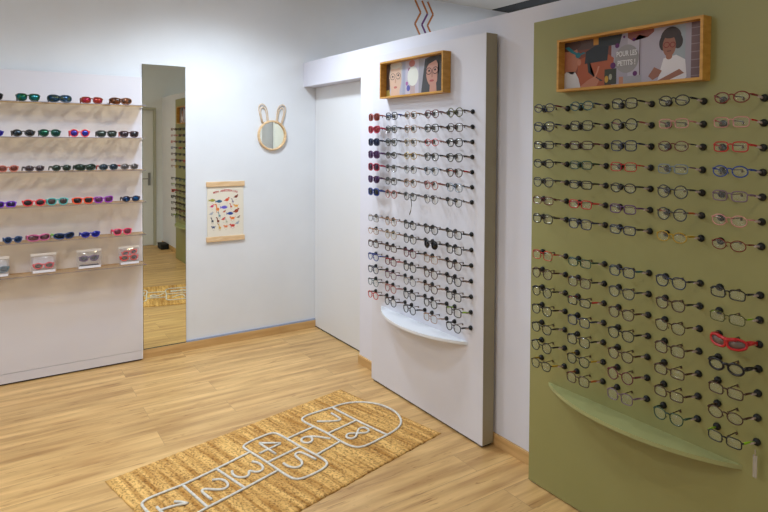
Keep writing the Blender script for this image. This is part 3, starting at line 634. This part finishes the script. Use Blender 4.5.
# shelf, centre x, width, shape, frame, lens, words, yaw, temple
def C3(*a): return a
ITEMS = [
 (0, 0.020, .128, 'way', (0.16, 0.14, 0.15), ('smoke2', (0.14, 0.12, 0.14)), 'charcoal sunglasses cut by left picture edge on top shelf', 4, None),
 (0, 0.224, .136, 'way', (0.07, 0.20, 0.12), ('green_mirror', (0.08, 0.42, 0.22)), 'green mirrored square sunglasses on top shelf', 0, None),
 (0, 0.409, .136, 'shield', (0.12, 0.22, 0.28), ('oil', (0.32, 0.36, 0.22)), 'domed sports sunglasses with olive blue shield on top shelf', 0, None),
 (0, 0.606, .138, 'rect', (0.50, 0.20, 0.12), ('magenta', (0.72, 0.08, 0.30)), 'magenta mirrored sunglasses with orange rim on top shelf', 0, None),
 (0, 0.794, .142, 'wrap', (0.42, 0.24, 0.12), ('grey_lens', (0.24, 0.22, 0.22)), 'orange and brown sunglasses at right end of top shelf', -3, None),
 (1, 0.026, .118, 'oval', (0.16, 0.12, 0.55), ('violet', (0.20, 0.14, 0.60)), 'violet blue sunglasses cut by left picture edge, second shelf', 3, None),
 (1, 0.196, .134, 'oval', (0.22, 0.20, 0.18), ('blue_grey', (0.20, 0.28, 0.34)), 'dark brown oval sunglasses near left end of second shelf', 3, None),
 (1, 0.349, .130, 'panto', (0.10, 0.25, 0.20), ('emerald', (0.03, 0.42, 0.30)), 'emerald mirrored rounded sunglasses on second shelf', 2, None),
 (1, 0.528, .126, 'round', (0.85, 0.25, 0.30), ('red_blue', (0.28, 0.18, 0.62)), 'red round sunglasses with violet blue lenses on second shelf', 0, None),
 (1, 0.699, .130, 'way', (0.20, 0.21, 0.20), ('grey_green', (0.25, 0.30, 0.28)), 'thin dark broad sunglasses with grey lenses on second shelf', 0, None),
 (1, 0.847, .126, 'way', (0.30, 0.20, 0.20), ('rosegrey', (0.34, 0.28, 0.30)), 'brown sunglasses with pinkish rim at right end of second shelf', -2, (0.8, 0.3, 0.25)),
 (2, 0.110, .128, 'oval', (0.70, 0.40, 0.34), ('brown_rose', (0.52, 0.28, 0.24)), 'rose brown sunglasses set askew at left of third shelf', 20, None),
 (2, 0.259, .118, 'oval', (0.30, 0.26, 0.28), ('brown_grey', (0.30, 0.24, 0.26)), 'grey brown oval sunglasses second from left on third shelf', 12, None),
 (2, 0.418, .122, 'oval', (0.18, 0.22, 0.19), ('moss', (0.20, 0.26, 0.22)), 'dark moss green slim sunglasses mid third shelf', 12, None),
 (2, 0.565, .132, 'wrap', (0.16, 0.22, 0.19), ('moss2', (0.18, 0.26, 0.22)), 'chunky dark green wraparound sunglasses on third shelf', 5, None),
 (2, 0.712, .128, 'oval', (0.18, 0.24, 0.27), ('slate', (0.20, 0.26, 0.32)), 'slate sunglasses with red arms on third shelf', 8, (0.75, 0.2, 0.2)),
 (2, 0.852, .128, 'oval', (0.45, 0.42, 0.40), ('taupe', (0.42, 0.40, 0.40)), 'taupe sunglasses with red arms at right end, third shelf', 12, (0.75, 0.2, 0.2)),
 (3, 0.090, .124, 'rect', (0.42, 0.14, 0.72), ('plum', (0.22, 0.16, 0.34)), 'bright purple slim sunglasses cut by left edge, fourth shelf', 2, None),
 (3, 0.253, .134, 'oval', (0.85, 0.20, 0.24), ('dk', (0.22, 0.18, 0.20)), 'red goggle style sunglasses on fourth shelf', 0, None),
 (3, 0.391, .130, 'panto', (0.30, 0.68, 0.68), ('brown1', (0.36, 0.30, 0.30)), 'turquoise rounded sunglasses on fourth shelf', 2, None),
 (3, 0.546, .128, 'way', (0.92, 0.30, 0.12), ('dk2', (0.20, 0.18, 0.20)), 'orange red sunglasses with dark lenses on fourth shelf', 0, None),
 (3, 0.679, .128, 'cat', (0.58, 0.15, 0.68), ('plum2', (0.42, 0.24, 0.40)), 'violet purple upswept sunglasses on fourth shelf', 10, None),
 (3, 0.858, .122, 'oval', (0.20, 0.15, 0.20), ('navy_l', (0.14, 0.20, 0.36)), 'black and navy oval sunglasses at right end, fourth shelf', 2, None),
 (4, 0.132, .104, 'round', (0.16, 0.28, 0.46), ('navy2', (0.10, 0.20, 0.34)), 'small navy round sunglasses at left of fifth shelf', 6, None),
 (4, 0.282, .126, 'shield', (0.75, 0.38, 0.56), ('wine', (0.32, 0.16, 0.24)), 'pink and wine sports sunglasses on fifth shelf', 10, None),
 (4, 0.435, .128, 'wrap', (0.12, 0.24, 0.44), ('navy3', (0.10, 0.22, 0.34)), 'blue wraparound sunglasses with lime arms on fifth shelf', 14, (0.4, 0.75, 0.15)),
 (4, 0.593, .122, 'oval', (0.10, 0.14, 0.62), ('ultra', (0.10, 0.14, 0.56)), 'all ultramarine blue sunglasses on fifth shelf', 5, None),
 (4, 0.800, .126, 'panto', (0.90, 0.24, 0.42), ('rose3', (0.55, 0.28, 0.34)), 'hot pink sunglasses at right end of fifth shelf', 4, None)]
for s_, x, wdt, shp, fc, (ln, lc), lab, yw_, tc in ITEMS:
    shelf_glasses(lab, 'sunglasses on the clear shelves', x, YD-SD+0.022+abs(math.sin(R(yw_)))*wdt*0.5, SH[s_], R(yw_), shp, fc, tint(ln, lc, 0.12, 0.4), tc, wdt, 1.7, 0.088)
# zip pouches on the lowest shelf, a pair of sunglasses in each
POUCH = [(0.047, .124, (0.35, 0.45, 0.50), ('p1', (0.25, 0.38, 0.45)), 'grey blue', 'cut by the left picture edge'), (0.308, .150, (0.85, 0.25, 0.28), ('p2', (0.30, 0.18, 0.16)), 'red', 'second from left'),
         (0.587, .158, (0.35, 0.22, 0.42), ('p3', (0.20, 0.18, 0.24)), 'dark purple', 'third from left'), (0.850, .140, (0.88, 0.22, 0.18), ('p4', (0.32, 0.14, 0.12)), 'bright red', 'at the right end')]
zp = SH[5]
for i, (x, wp_, fc, (ln, lc), cn, pos) in enumerate(POUCH):
    yp = YD-0.075
    t = thing('zip_pouch', 'clear zip pouch holding %s sunglasses, lowest shelf, %s' % (cn, pos), 'pouch', (x, yp, zp), R(2), 'clear pouches on the lowest shelf')
    hh = 0.122
    def pillow(bm, W_, H_, D_):
        nx, nz = 12, 10; g = {}
        for s in (-1, 1):
            for a in range(nx+1):
                for b in range(nz+1):
                    u, v = a/nx, b/nz; d_ = D_*(1-abs(2*u-1)**3)*(1-abs(2*v-1)**3)
                    g[s, a, b] = bm.verts.new(((u-.5)*W_, s*(d_+0.0006)+random.uniform(-.0008, .0008), v*H_+0.001))
            for a in range(nx):
                for b in range(nz):
                    f = bm.faces.new((g[s, a, b], g[s, a+1, b], g[s, a+1, b+1], g[s, a, b+1])); f.smooth = True
    bm = nb(); pillow(bm, wp_, hh, 0.026); obj('plastic_sleeve', bm, M_pouch, t)
    mw = mat('pouch_white', (0.90, 0.90, 0.93), 0.5)
    obj('zip_strip', boxbm(-wp_/2, wp_/2, -0.0035, 0.0035, hh-0.006, hh+0.010, bev=0.001), mw, t)
    obj('pouch_border', boxbm(-wp_/2+0.008, wp_/2-0.008, -0.030, -0.0285, 0.006, 0.022), mw, t)
    if i in (0, 1, 3): obj('insert_card', boxbm(-wp_/2+0.012, wp_/2-0.012, 0.0125, 0.0135, 0.012, hh-0.012), mw, t, label='pale insert behind the sunglasses')
    g = shelf_glasses('%s sunglasses inside the clear pouch, lowest shelf, %s' % (cn, pos), 'sunglasses inside the pouches', x, yp-0.012, zp+0.026, R(3), 'oval', fc, tint(ln, lc, 0.12, 0.4), None, 0.122, 2.2, 0.022)
    if i == 3:
        g2 = shelf_glasses('upper %s sunglasses in the pouch at right end of lowest shelf' % cn, 'sunglasses inside the pouches', x+0.004, yp-0.008, zp+0.066, R(3), 'oval', fc, tint(ln, lc, 0.12, 0.4), None, 0.104, 1.9, 0.018, tilt=R(-8))
    if i == 2:
        o = obj('glasses_case', boxbm(-0.062, 0.062, -0.009, 0.004, 0.0, 0.024, bev=0.004), mat('dark_case', (0.16, 0.15, 0.19), 0.5), None, (x, yp, zp+0.0025), R(2)); tag(o, 'dark case at the bottom of the third clear pouch, lowest shelf', 'glasses case')
        g.location.z += 0.022; g.location.y += 0.0
    if i == 1:
        o = obj('cleaning_cloth', boxbm(-0.05, 0.05, 0.0135+0.0005, 0.018, 0.03, 0.10, bev=0.001), mat('grey_cloth', (0.62, 0.60, 0.64), 0.9), None, (x, yp, zp), R(2)); tag(o, 'pale grey cloth inside the second clear pouch, lowest shelf', 'cloth')

# ---------------------------------------------------------------- tall mirror
t = thing('wall_mirror', 'tall narrow frameless mirror on back wall beside sunglasses display', 'mirror', (1.130, YB-0.001, BB+0.0005))
mw_, mh = 0.160, 2.2265-BB
obj('mirror_back', boxbm(-mw_, mw_, -0.005, 0, 0, mh), M_medge, t)
obj('mirror_glass', boxbm(-mw_+0.0015, mw_-0.0015, -0.0062, -0.0052, 0.002, mh-0.0015), M_mirror, t)
obj('bottom_clip', boxbm(-mw_+0.002, mw_-0.002, -0.0085, -0.0064, 0, 0.006), M_medge, t)

# ---------------------------------------------------------------- bunny mirror
t = thing('bunny_mirror', 'round mirror with rattan bunny ears on the white back wall', 'mirror', (2.010, YB-0.0005, 1.702))
bm = nb(); n = 48
rg = [(0.128, 0), (0.128, -0.022), (0.124, -0.026), (0.116, -0.026), (0.113, -0.022), (0.113, -0.006), (0.113, 0)]
rings = [[bm.verts.new((r*math.cos(2*math.pi*j/n), y, r*math.sin(2*math.pi*j/n))) for j in range(n)] for r, y in rg]
for A, B in zip(rings, rings[1:]+rings[:1]):
    for j in range(n): bm.faces.new((A[j], A[(j+1) % n], B[(j+1) % n], B[j]))
obj('wood_ring', bm, M_light_wood, t)
bm = nb(); lathe_y(bm, [(0, -0.008), (0.1128, -0.008), (0.1128, -0.004), (0, -0.004)], 48)
for f in bm.faces: f.smooth = False
obj('mirror_glass', bm, M_mirror, t)
def ear(sx):
    bm = nb()
    for k_, (w_, top) in enumerate([(0.052, 0.262), (0.034, 0.235)]):
        cxb = sx*0.062; pts = []
        tilt_ = sx*0.030
        for i in range(25):
            a = math.pi*(i/24)*1.0; u = math.cos(a); v = math.sin(a)
            hgt = 0.100+(top-0.100)*(v**0.6); wid = w_*(0.55+0.45*v**0.8) if v > 0.001 else w_*0.55
            fr_ = (hgt-0.1)/0.16
            pts.append((cxb+tilt_*fr_+u*wid, -0.012, hgt))
        tube(bm, pts, 0.0042, 8, up=Vector((0, 1, 0)))
    return bm
M_rattan = noisy('rattan', (0.82, 0.72, 0.60), (0.88, 0.80, 0.70), 20, 0.6)
obj('ear', ear(-1), M_rattan, t); obj('ear', ear(1), M_rattan, t)

# ---------------------------------------------------------------- alphabet poster
t = thing('animal_poster', 'cream animal alphabet poster with wooden bars hanging on back wall', 'poster', (1.6085, YB-0.0005, 0.840))
PW, PH = 0.300, 0.484
obj('poster_bar', boxbm(-0.1585, 0.1585, -0.016, 0, PH-0.040, PH, bev=0.002), M_light_wood, t)
obj('poster_bar', boxbm(-0.1585, 0.1585, -0.016, 0, 0, 0.040, bev=0.002), M_light_wood, t)
obj('poster_paper', boxbm(-PW/2, PW/2, -0.006, -0.004, 0.0402, PH-0.0402), mat('cream_paper', (0.90, 0.875, 0.815), 0.8), t)
# small animals: body, head, legs, tail in one colour each
def animal(cx, cz, col, k, s=1.0):
    o = []; d_ = 1 if k % 2 else -1
    if k % 4 == 0:   # walking animal
        o += [(col, ell(cx, cz, .014*s, .008*s)), (col, ell(cx+d_*.015*s, cz+.007*s, .006*s, .005*s)), (col, rect(cx-.011*s, cz-.016*s, cx-.008*s, cz)), (col, rect(cx+.007*s, cz-.016*s, cx+.010*s, cz)), (col, line([(cx-d_*.013*s, cz+.003*s), (cx-d_*.020*s, cz+.011*s)], .003*s))]
    elif k % 4 == 1:  # bird
        o += [(col, ell(cx, cz, .012*s, .009*s, rot=.4*d_)), (col, ell(cx+d_*.010*s, cz+.010*s, .005*s, .005*s)), (col, [(cx-d_*.008*s, cz+.002*s), (cx-d_*.022*s, cz-.006*s), (cx-d_*.010*s, cz-.007*s)]), ((.85, .6, .2), [(cx+d_*.014*s, cz+.012*s), (cx+d_*.020*s, cz+.010*s), (cx+d_*.014*s, cz+.008*s)])]
    elif k % 4 == 2:  # tall animal
        o += [(col, ell(cx, cz-.004*s, .009*s, .008*s)), (col, line([(cx+d_*.004*s, cz), (cx+d_*.008*s, cz+.020*s)], .006*s)), (col, ell(cx+d_*.011*s, cz+.021*s, .006*s, .0035*s)), (col, rect(cx-.007*s, cz-.022*s, cx-.0045*s, cz)), (col, rect(cx+.004*s, cz-.022*s, cx+.0065*s, cz))]
    else:            # fish / whale
        o += [(col, ell(cx, cz, .017*s, .009*s)), (col, [(cx-d_*.014*s, cz), (cx-d_*.024*s, cz+.008*s), (cx-d_*.024*s, cz-.008*s)])]
    o.append(((.95, .93, .88), ell(cx+d_*.010*s, cz+.004*s, .0016*s, .0016*s, 8)))
    return o
AN = [(-.108, .335, (.62, .62, .25), 3, 1.1), (-.052, .325, (.18, .38, .52), 3, 1.15), (.012, .335, (.85, .35, .22), 1, 1.2), (.060, .322, (.55, .50, .58), 2, .8), (.088, .358, (.50, .22, .14), 1, 1.0),
      (-.110, .288, (.80, .20, .42), 1, .9), (-.066, .268, (.88, .52, .25), 2, 1.35), (-.010, .275, (.42, .38, .80), 3, 1.25), (.046, .282, (.78, .32, .25), 2, .8), (.088, .282, (.92, .68, .28), 0, 1.0),
      (-.116, .228, (.66, .68, .72), 1, .9), (-.010, .240, (.75, .42, .30), 1, .7), (.040, .222, (.15, .28, .58), 3, 1.2), (.090, .240, (.62, .26, .16), 1, 1.35),
      (-.050, .212, (.45, .58, .60), 2, .9), (-.108, .172, (.25, .28, .35), 2, .9), (-.062, .170, (.50, .24, .14), 2, 1.0), (-.018, .180, (.80, .34, .32), 1, .9), (.058, .182, (.90, .50, .22), 0, 1.1), (.108, .188, (.60, .55, .48), 1, .8),
      (.008, .160, (.72, .72, .62), 2, .8), (-.100, .118, (.28, .34, .50), 0, .8), (-.048, .115, (.85, .68, .35), 2, 1.0), (.002, .118, (.92, .55, .35), 0, .9), (.058, .122, (.82, .22, .18), 0, 1.1), (.098, .140, (.62, .68, .72), 1, .9)]
sh = []
for a in AN: sh += animal(*a[:4], a[4]*1.15)
for q in range(26): sh.append(((.62, .58, .52), rect(AN[q][0]-.006, AN[q][1]-.028, AN[q][0]+.006, AN[q][1]-.0265)))
picture('animal_drawings', sh, t, -0.0062, step=0.00001)
title = 'MON ABÉCÉDAIRE'
for i, ch in enumerate(title):
    if ch == ' ': continue
    a = (i-(len(title)-1)/2)*0.0145; zz = 0.410-(a/0.12)**2*0.024
    text('title_letter', ch, 0.021, (0.74, 0.22, 0.22), t, a, -0.0072, zz, 'red letter', bold=0.0007, roll_=a*1.6)

# ---------------------------------------------------------------- zigzag decoration high on the back wall
t = thing('zigzag_decal', 'orange and purple zigzag stripes high on the wall above partition', 'wall decoration', (3.60, YB-0.0005, 2.344))
M_or = mat('zigzag_orange', (0.72, 0.42, 0.14), 0.5); M_pu = mat('zigzag_purple', (0.40, 0.14, 0.42), 0.5)
def zig(x0_, n0, n1, m, seg):
    P = []
    for i in range(n0, n1+1): P.append((x0_+(0.035 if i % 2 else -0.035)+0.003*i*0, 0.0+0.117*i))
    bm = nb()
    for a, b in zip(P, P[1:]):
        q = line([a, b], 0.019); lo = [bm.verts.new((x, 0, z)) for x, z in q]; hi = [bm.verts.new((x, -0.003, z)) for x, z in q]
        bm.faces.new(lo); bm.faces.new(hi[::-1])
        for i in range(4): bm.faces.new((lo[i], lo[(i+1) % 4], hi[(i+1) % 4], hi[i]))
    return obj('zigzag_stripe', bm, m, t, label=seg)
zig(-0.060, 0, 6, M_or, 'orange stripe'); zig(0.025, 5, 6, M_or, 'orange stripe'); zig(0.025, 3, 5, M_pu, 'purple stripe'); zig(0.025, 0, 3, M_or, 'orange stripe'); zig(0.095, 0, 6, M_or, 'orange stripe')

# ---------------------------------------------------------------- jute hopscotch rug
RA = R(12.6)
t = thing('hopscotch_rug', 'golden jute rug with white cord hopscotch grid on wooden floor', 'rug', (0.457, 3.125, 0), RA)
LX, LY = 1.520, 0.855
bm = nb(); nx, ny = 230, 70; g = {}
rnd = [random.uniform(-1, 1) for _ in range(400)]
def edge_j(i, k): return 0.0025*rnd[(i*7+k) % 400]+0.0015*math.sin(i*0.9+k)
import math as _m
strip = 0.040
for i in range(nx+1):
    for j in range(ny+1):
        u = i/nx; v = j/ny; x = u*LX; y = v*LY
        if j in (0, ny): y += edge_j(i//2, 3 if j else 50)
        if i in (0, nx): x += 0.4*edge_j(j, 9 if i else 80)
        wob = 0.006*math.sin(y*9+int(x/strip)*1.7)
        ph = ((x+wob) % strip)/strip
        z = 0.0060+0.0045*math.sqrt(max(0, 1-(2*ph-1)**2))+0.0009*rnd[(i*31+j*17) % 400]
        if j in (0, ny) or i in (0, nx): z = 0.0035
        g[i, j] = bm.verts.new((x, -y, z))
for i in range(nx):
    for j in range(ny):
        f = bm.faces.new((g[i, j], g[i, j+1], g[i+1, j+1], g[i+1, j])); f.smooth = True
# skirt down to the floor
bd = [g[i, 0] for i in range(nx+1)]+[g[nx, j] for j in range(1, ny+1)]+[g[i, ny] for i in range(nx-1, -1, -1)]+[g[0, j] for j in range(ny-1, 0, -1)]
lo = [bm.verts.new((v.co.x, v.co.y, 0.0005)) for v in bd]
for i in range(len(bd)): bm.faces.new((bd[i], bd[(i+1) % len(bd)], lo[(i+1) % len(bd)], lo[i]))
obj('jute_mat', bm, M_jute, t)
ZC = 0.0135
def smooth_path(p, closed=False, it=2):
    for _ in range(it):
        q = []
        n = len(p); rngs = range(n) if closed else range(n-1)
        if not closed: q.append(p[0])
        for i in rngs:
            a, b = p[i], p[(i+1) % n]; q += [(a[0]*.75+b[0]*.25, a[1]*.75+b[1]*.25), (a[0]*.25+b[0]*.75, a[1]*.25+b[1]*.75)]
        if not closed: q.append(p[-1])
        p = q
    return p
def cord(name, paths, label=None, r=0.0068, sm=True):
    bm = nb()
    for p in paths:
        cl = p[0] == 'c'; p = p[1:] if cl else p
        p = smooth_path(p, cl) if sm else p
        tube(bm, [(x, -y, ZC) for x, y in p], r, 8, cl, flat=0.75)
    return obj(name, bm, M_cord, t, label=label)
cord('hopscotch_outline', [[(.243, .311), (.13, .303), (.07, .300), (.036, .315), (.030, .37), (.030, .46), (.035, .52), (.075, .555), (.16, .563), (.233, .555)]], 'cord outline of the first box')
cord('hopscotch_outline', [[(.243, .311), (.426, .302), (.640, .280)], [(.233, .555), (.433, .546), (.640, .530)], [(.240, .305), (.236, .43), (.233, .56)], [(.426, .302), (.433, .546)]], 'cord outline of the second and third boxes')
cord('hopscotch_outline', [['c', (.635, .24), (.640, .20), (.70, .186), (.80, .184), (.850, .195), (.858, .26), (.855, .42), (.863, .60), (.850, .660), (.80, .682), (.70, .680), (.645, .664), (.634, .60), (.640, .42)], [(.640, .432), (.855, .425)]], 'cord outline of the pair of boxes')
cord('hopscotch_outline', [[(.858, .305), (1.052, .300)]], 'cord side of the sixth box'); cord('hopscotch_outline', [[(.862, .552), (1.045, .535)]], 'cord side of the sixth box')
cord('hopscotch_outline', [[(1.29, .185), (1.20, .170), (1.11, .158), (1.060, .172), (1.048, .215), (1.052, .305), (1.055, .42), (1.045, .53), (1.050, .62), (1.075, .660), (1.14, .672), (1.277, .667)], [(1.29, .185), (1.276, .42), (1.277, .667)], [(1.055, .419), (1.278, .417)]], 'cord outline of the last pair of boxes')
cord('hopscotch_outline', [[(1.29, .185), (1.384, .196), (1.475, .255), (1.530, .36), (1.532, .46), (1.505, .55), (1.44, .63), (1.36, .662), (1.277, .667)]], 'rounded cord arch at the end')
cord('numeral', [[(.075, .39), (.073, .455)], [(.074, .425), (.13, .435), (.185, .462)], [(.185, .465), (.172, .435), (.148, .408)]], 'cord numeral 1')
cord('numeral', [[(.276, .516), (.274, .47), (.276, .415), (.300, .418), (.328, .460), (.362, .485), (.392, .470), (.402, .425), (.388, .390), (.358, .375)]], 'cord numeral 2')
cord('numeral', [[(.470, .372), (.455, .40), (.456, .440), (.485, .470), (.512, .462), (.530, .425), (.545, .468), (.575, .478), (.602, .450), (.606, .40), (.590, .368)]], 'cord numeral 3')
cord('numeral', [[(.719, .395), (.722, .24), (.723, .235), (.806, .32)], [(.660, .328), (.800, .322)]], 'cord numeral 4', sm=False)
cord('numeral', [[(.832, .585), (.828, .52), (.820, .462), (.785, .466), (.775, .50), (.772, .545), (.745, .580), (.710, .578), (.690, .54), (.692, .495)]], 'cord numeral 5')
cord('numeral', [[(1.025, .475), (1.00, .42), (.965, .372), (.925, .355), (.898, .375), (.895, .410), (.920, .430), (.950, .415), (.962, .385), (.950, .362)]], 'cord numeral 6')
cord('numeral', [[(1.105, .262), (1.165, .325), (1.222, .352), (1.230, .30), (1.236, .240)]], 'cord numeral 7')
cord('numeral', [['c', (1.100, .515), (1.100, .555), (1.135, .562), (1.165, .538), (1.190, .520), (1.220, .500), (1.250, .510), (1.250, .553), (1.218, .570), (1.190, .552), (1.165, .525), (1.135, .500)]], 'cord numeral 8')

# ---------------------------------------------------------------- small box by the door, seen in the tall mirror
t = thing('floor_box', 'small black box on the floor near the grey framed door', 'box', (2.23, 0.02, 0.0))
obj('box_body', boxbm(-0.055, 0.055, -0.12, 0.12, 0.0005, 0.07, bev=0.004), M_black, t)
obj('box_lid', boxbm(-0.057, 0.057, -0.122, 0.122, 0.0702, 0.082, bev=0.003), M_dark, t)
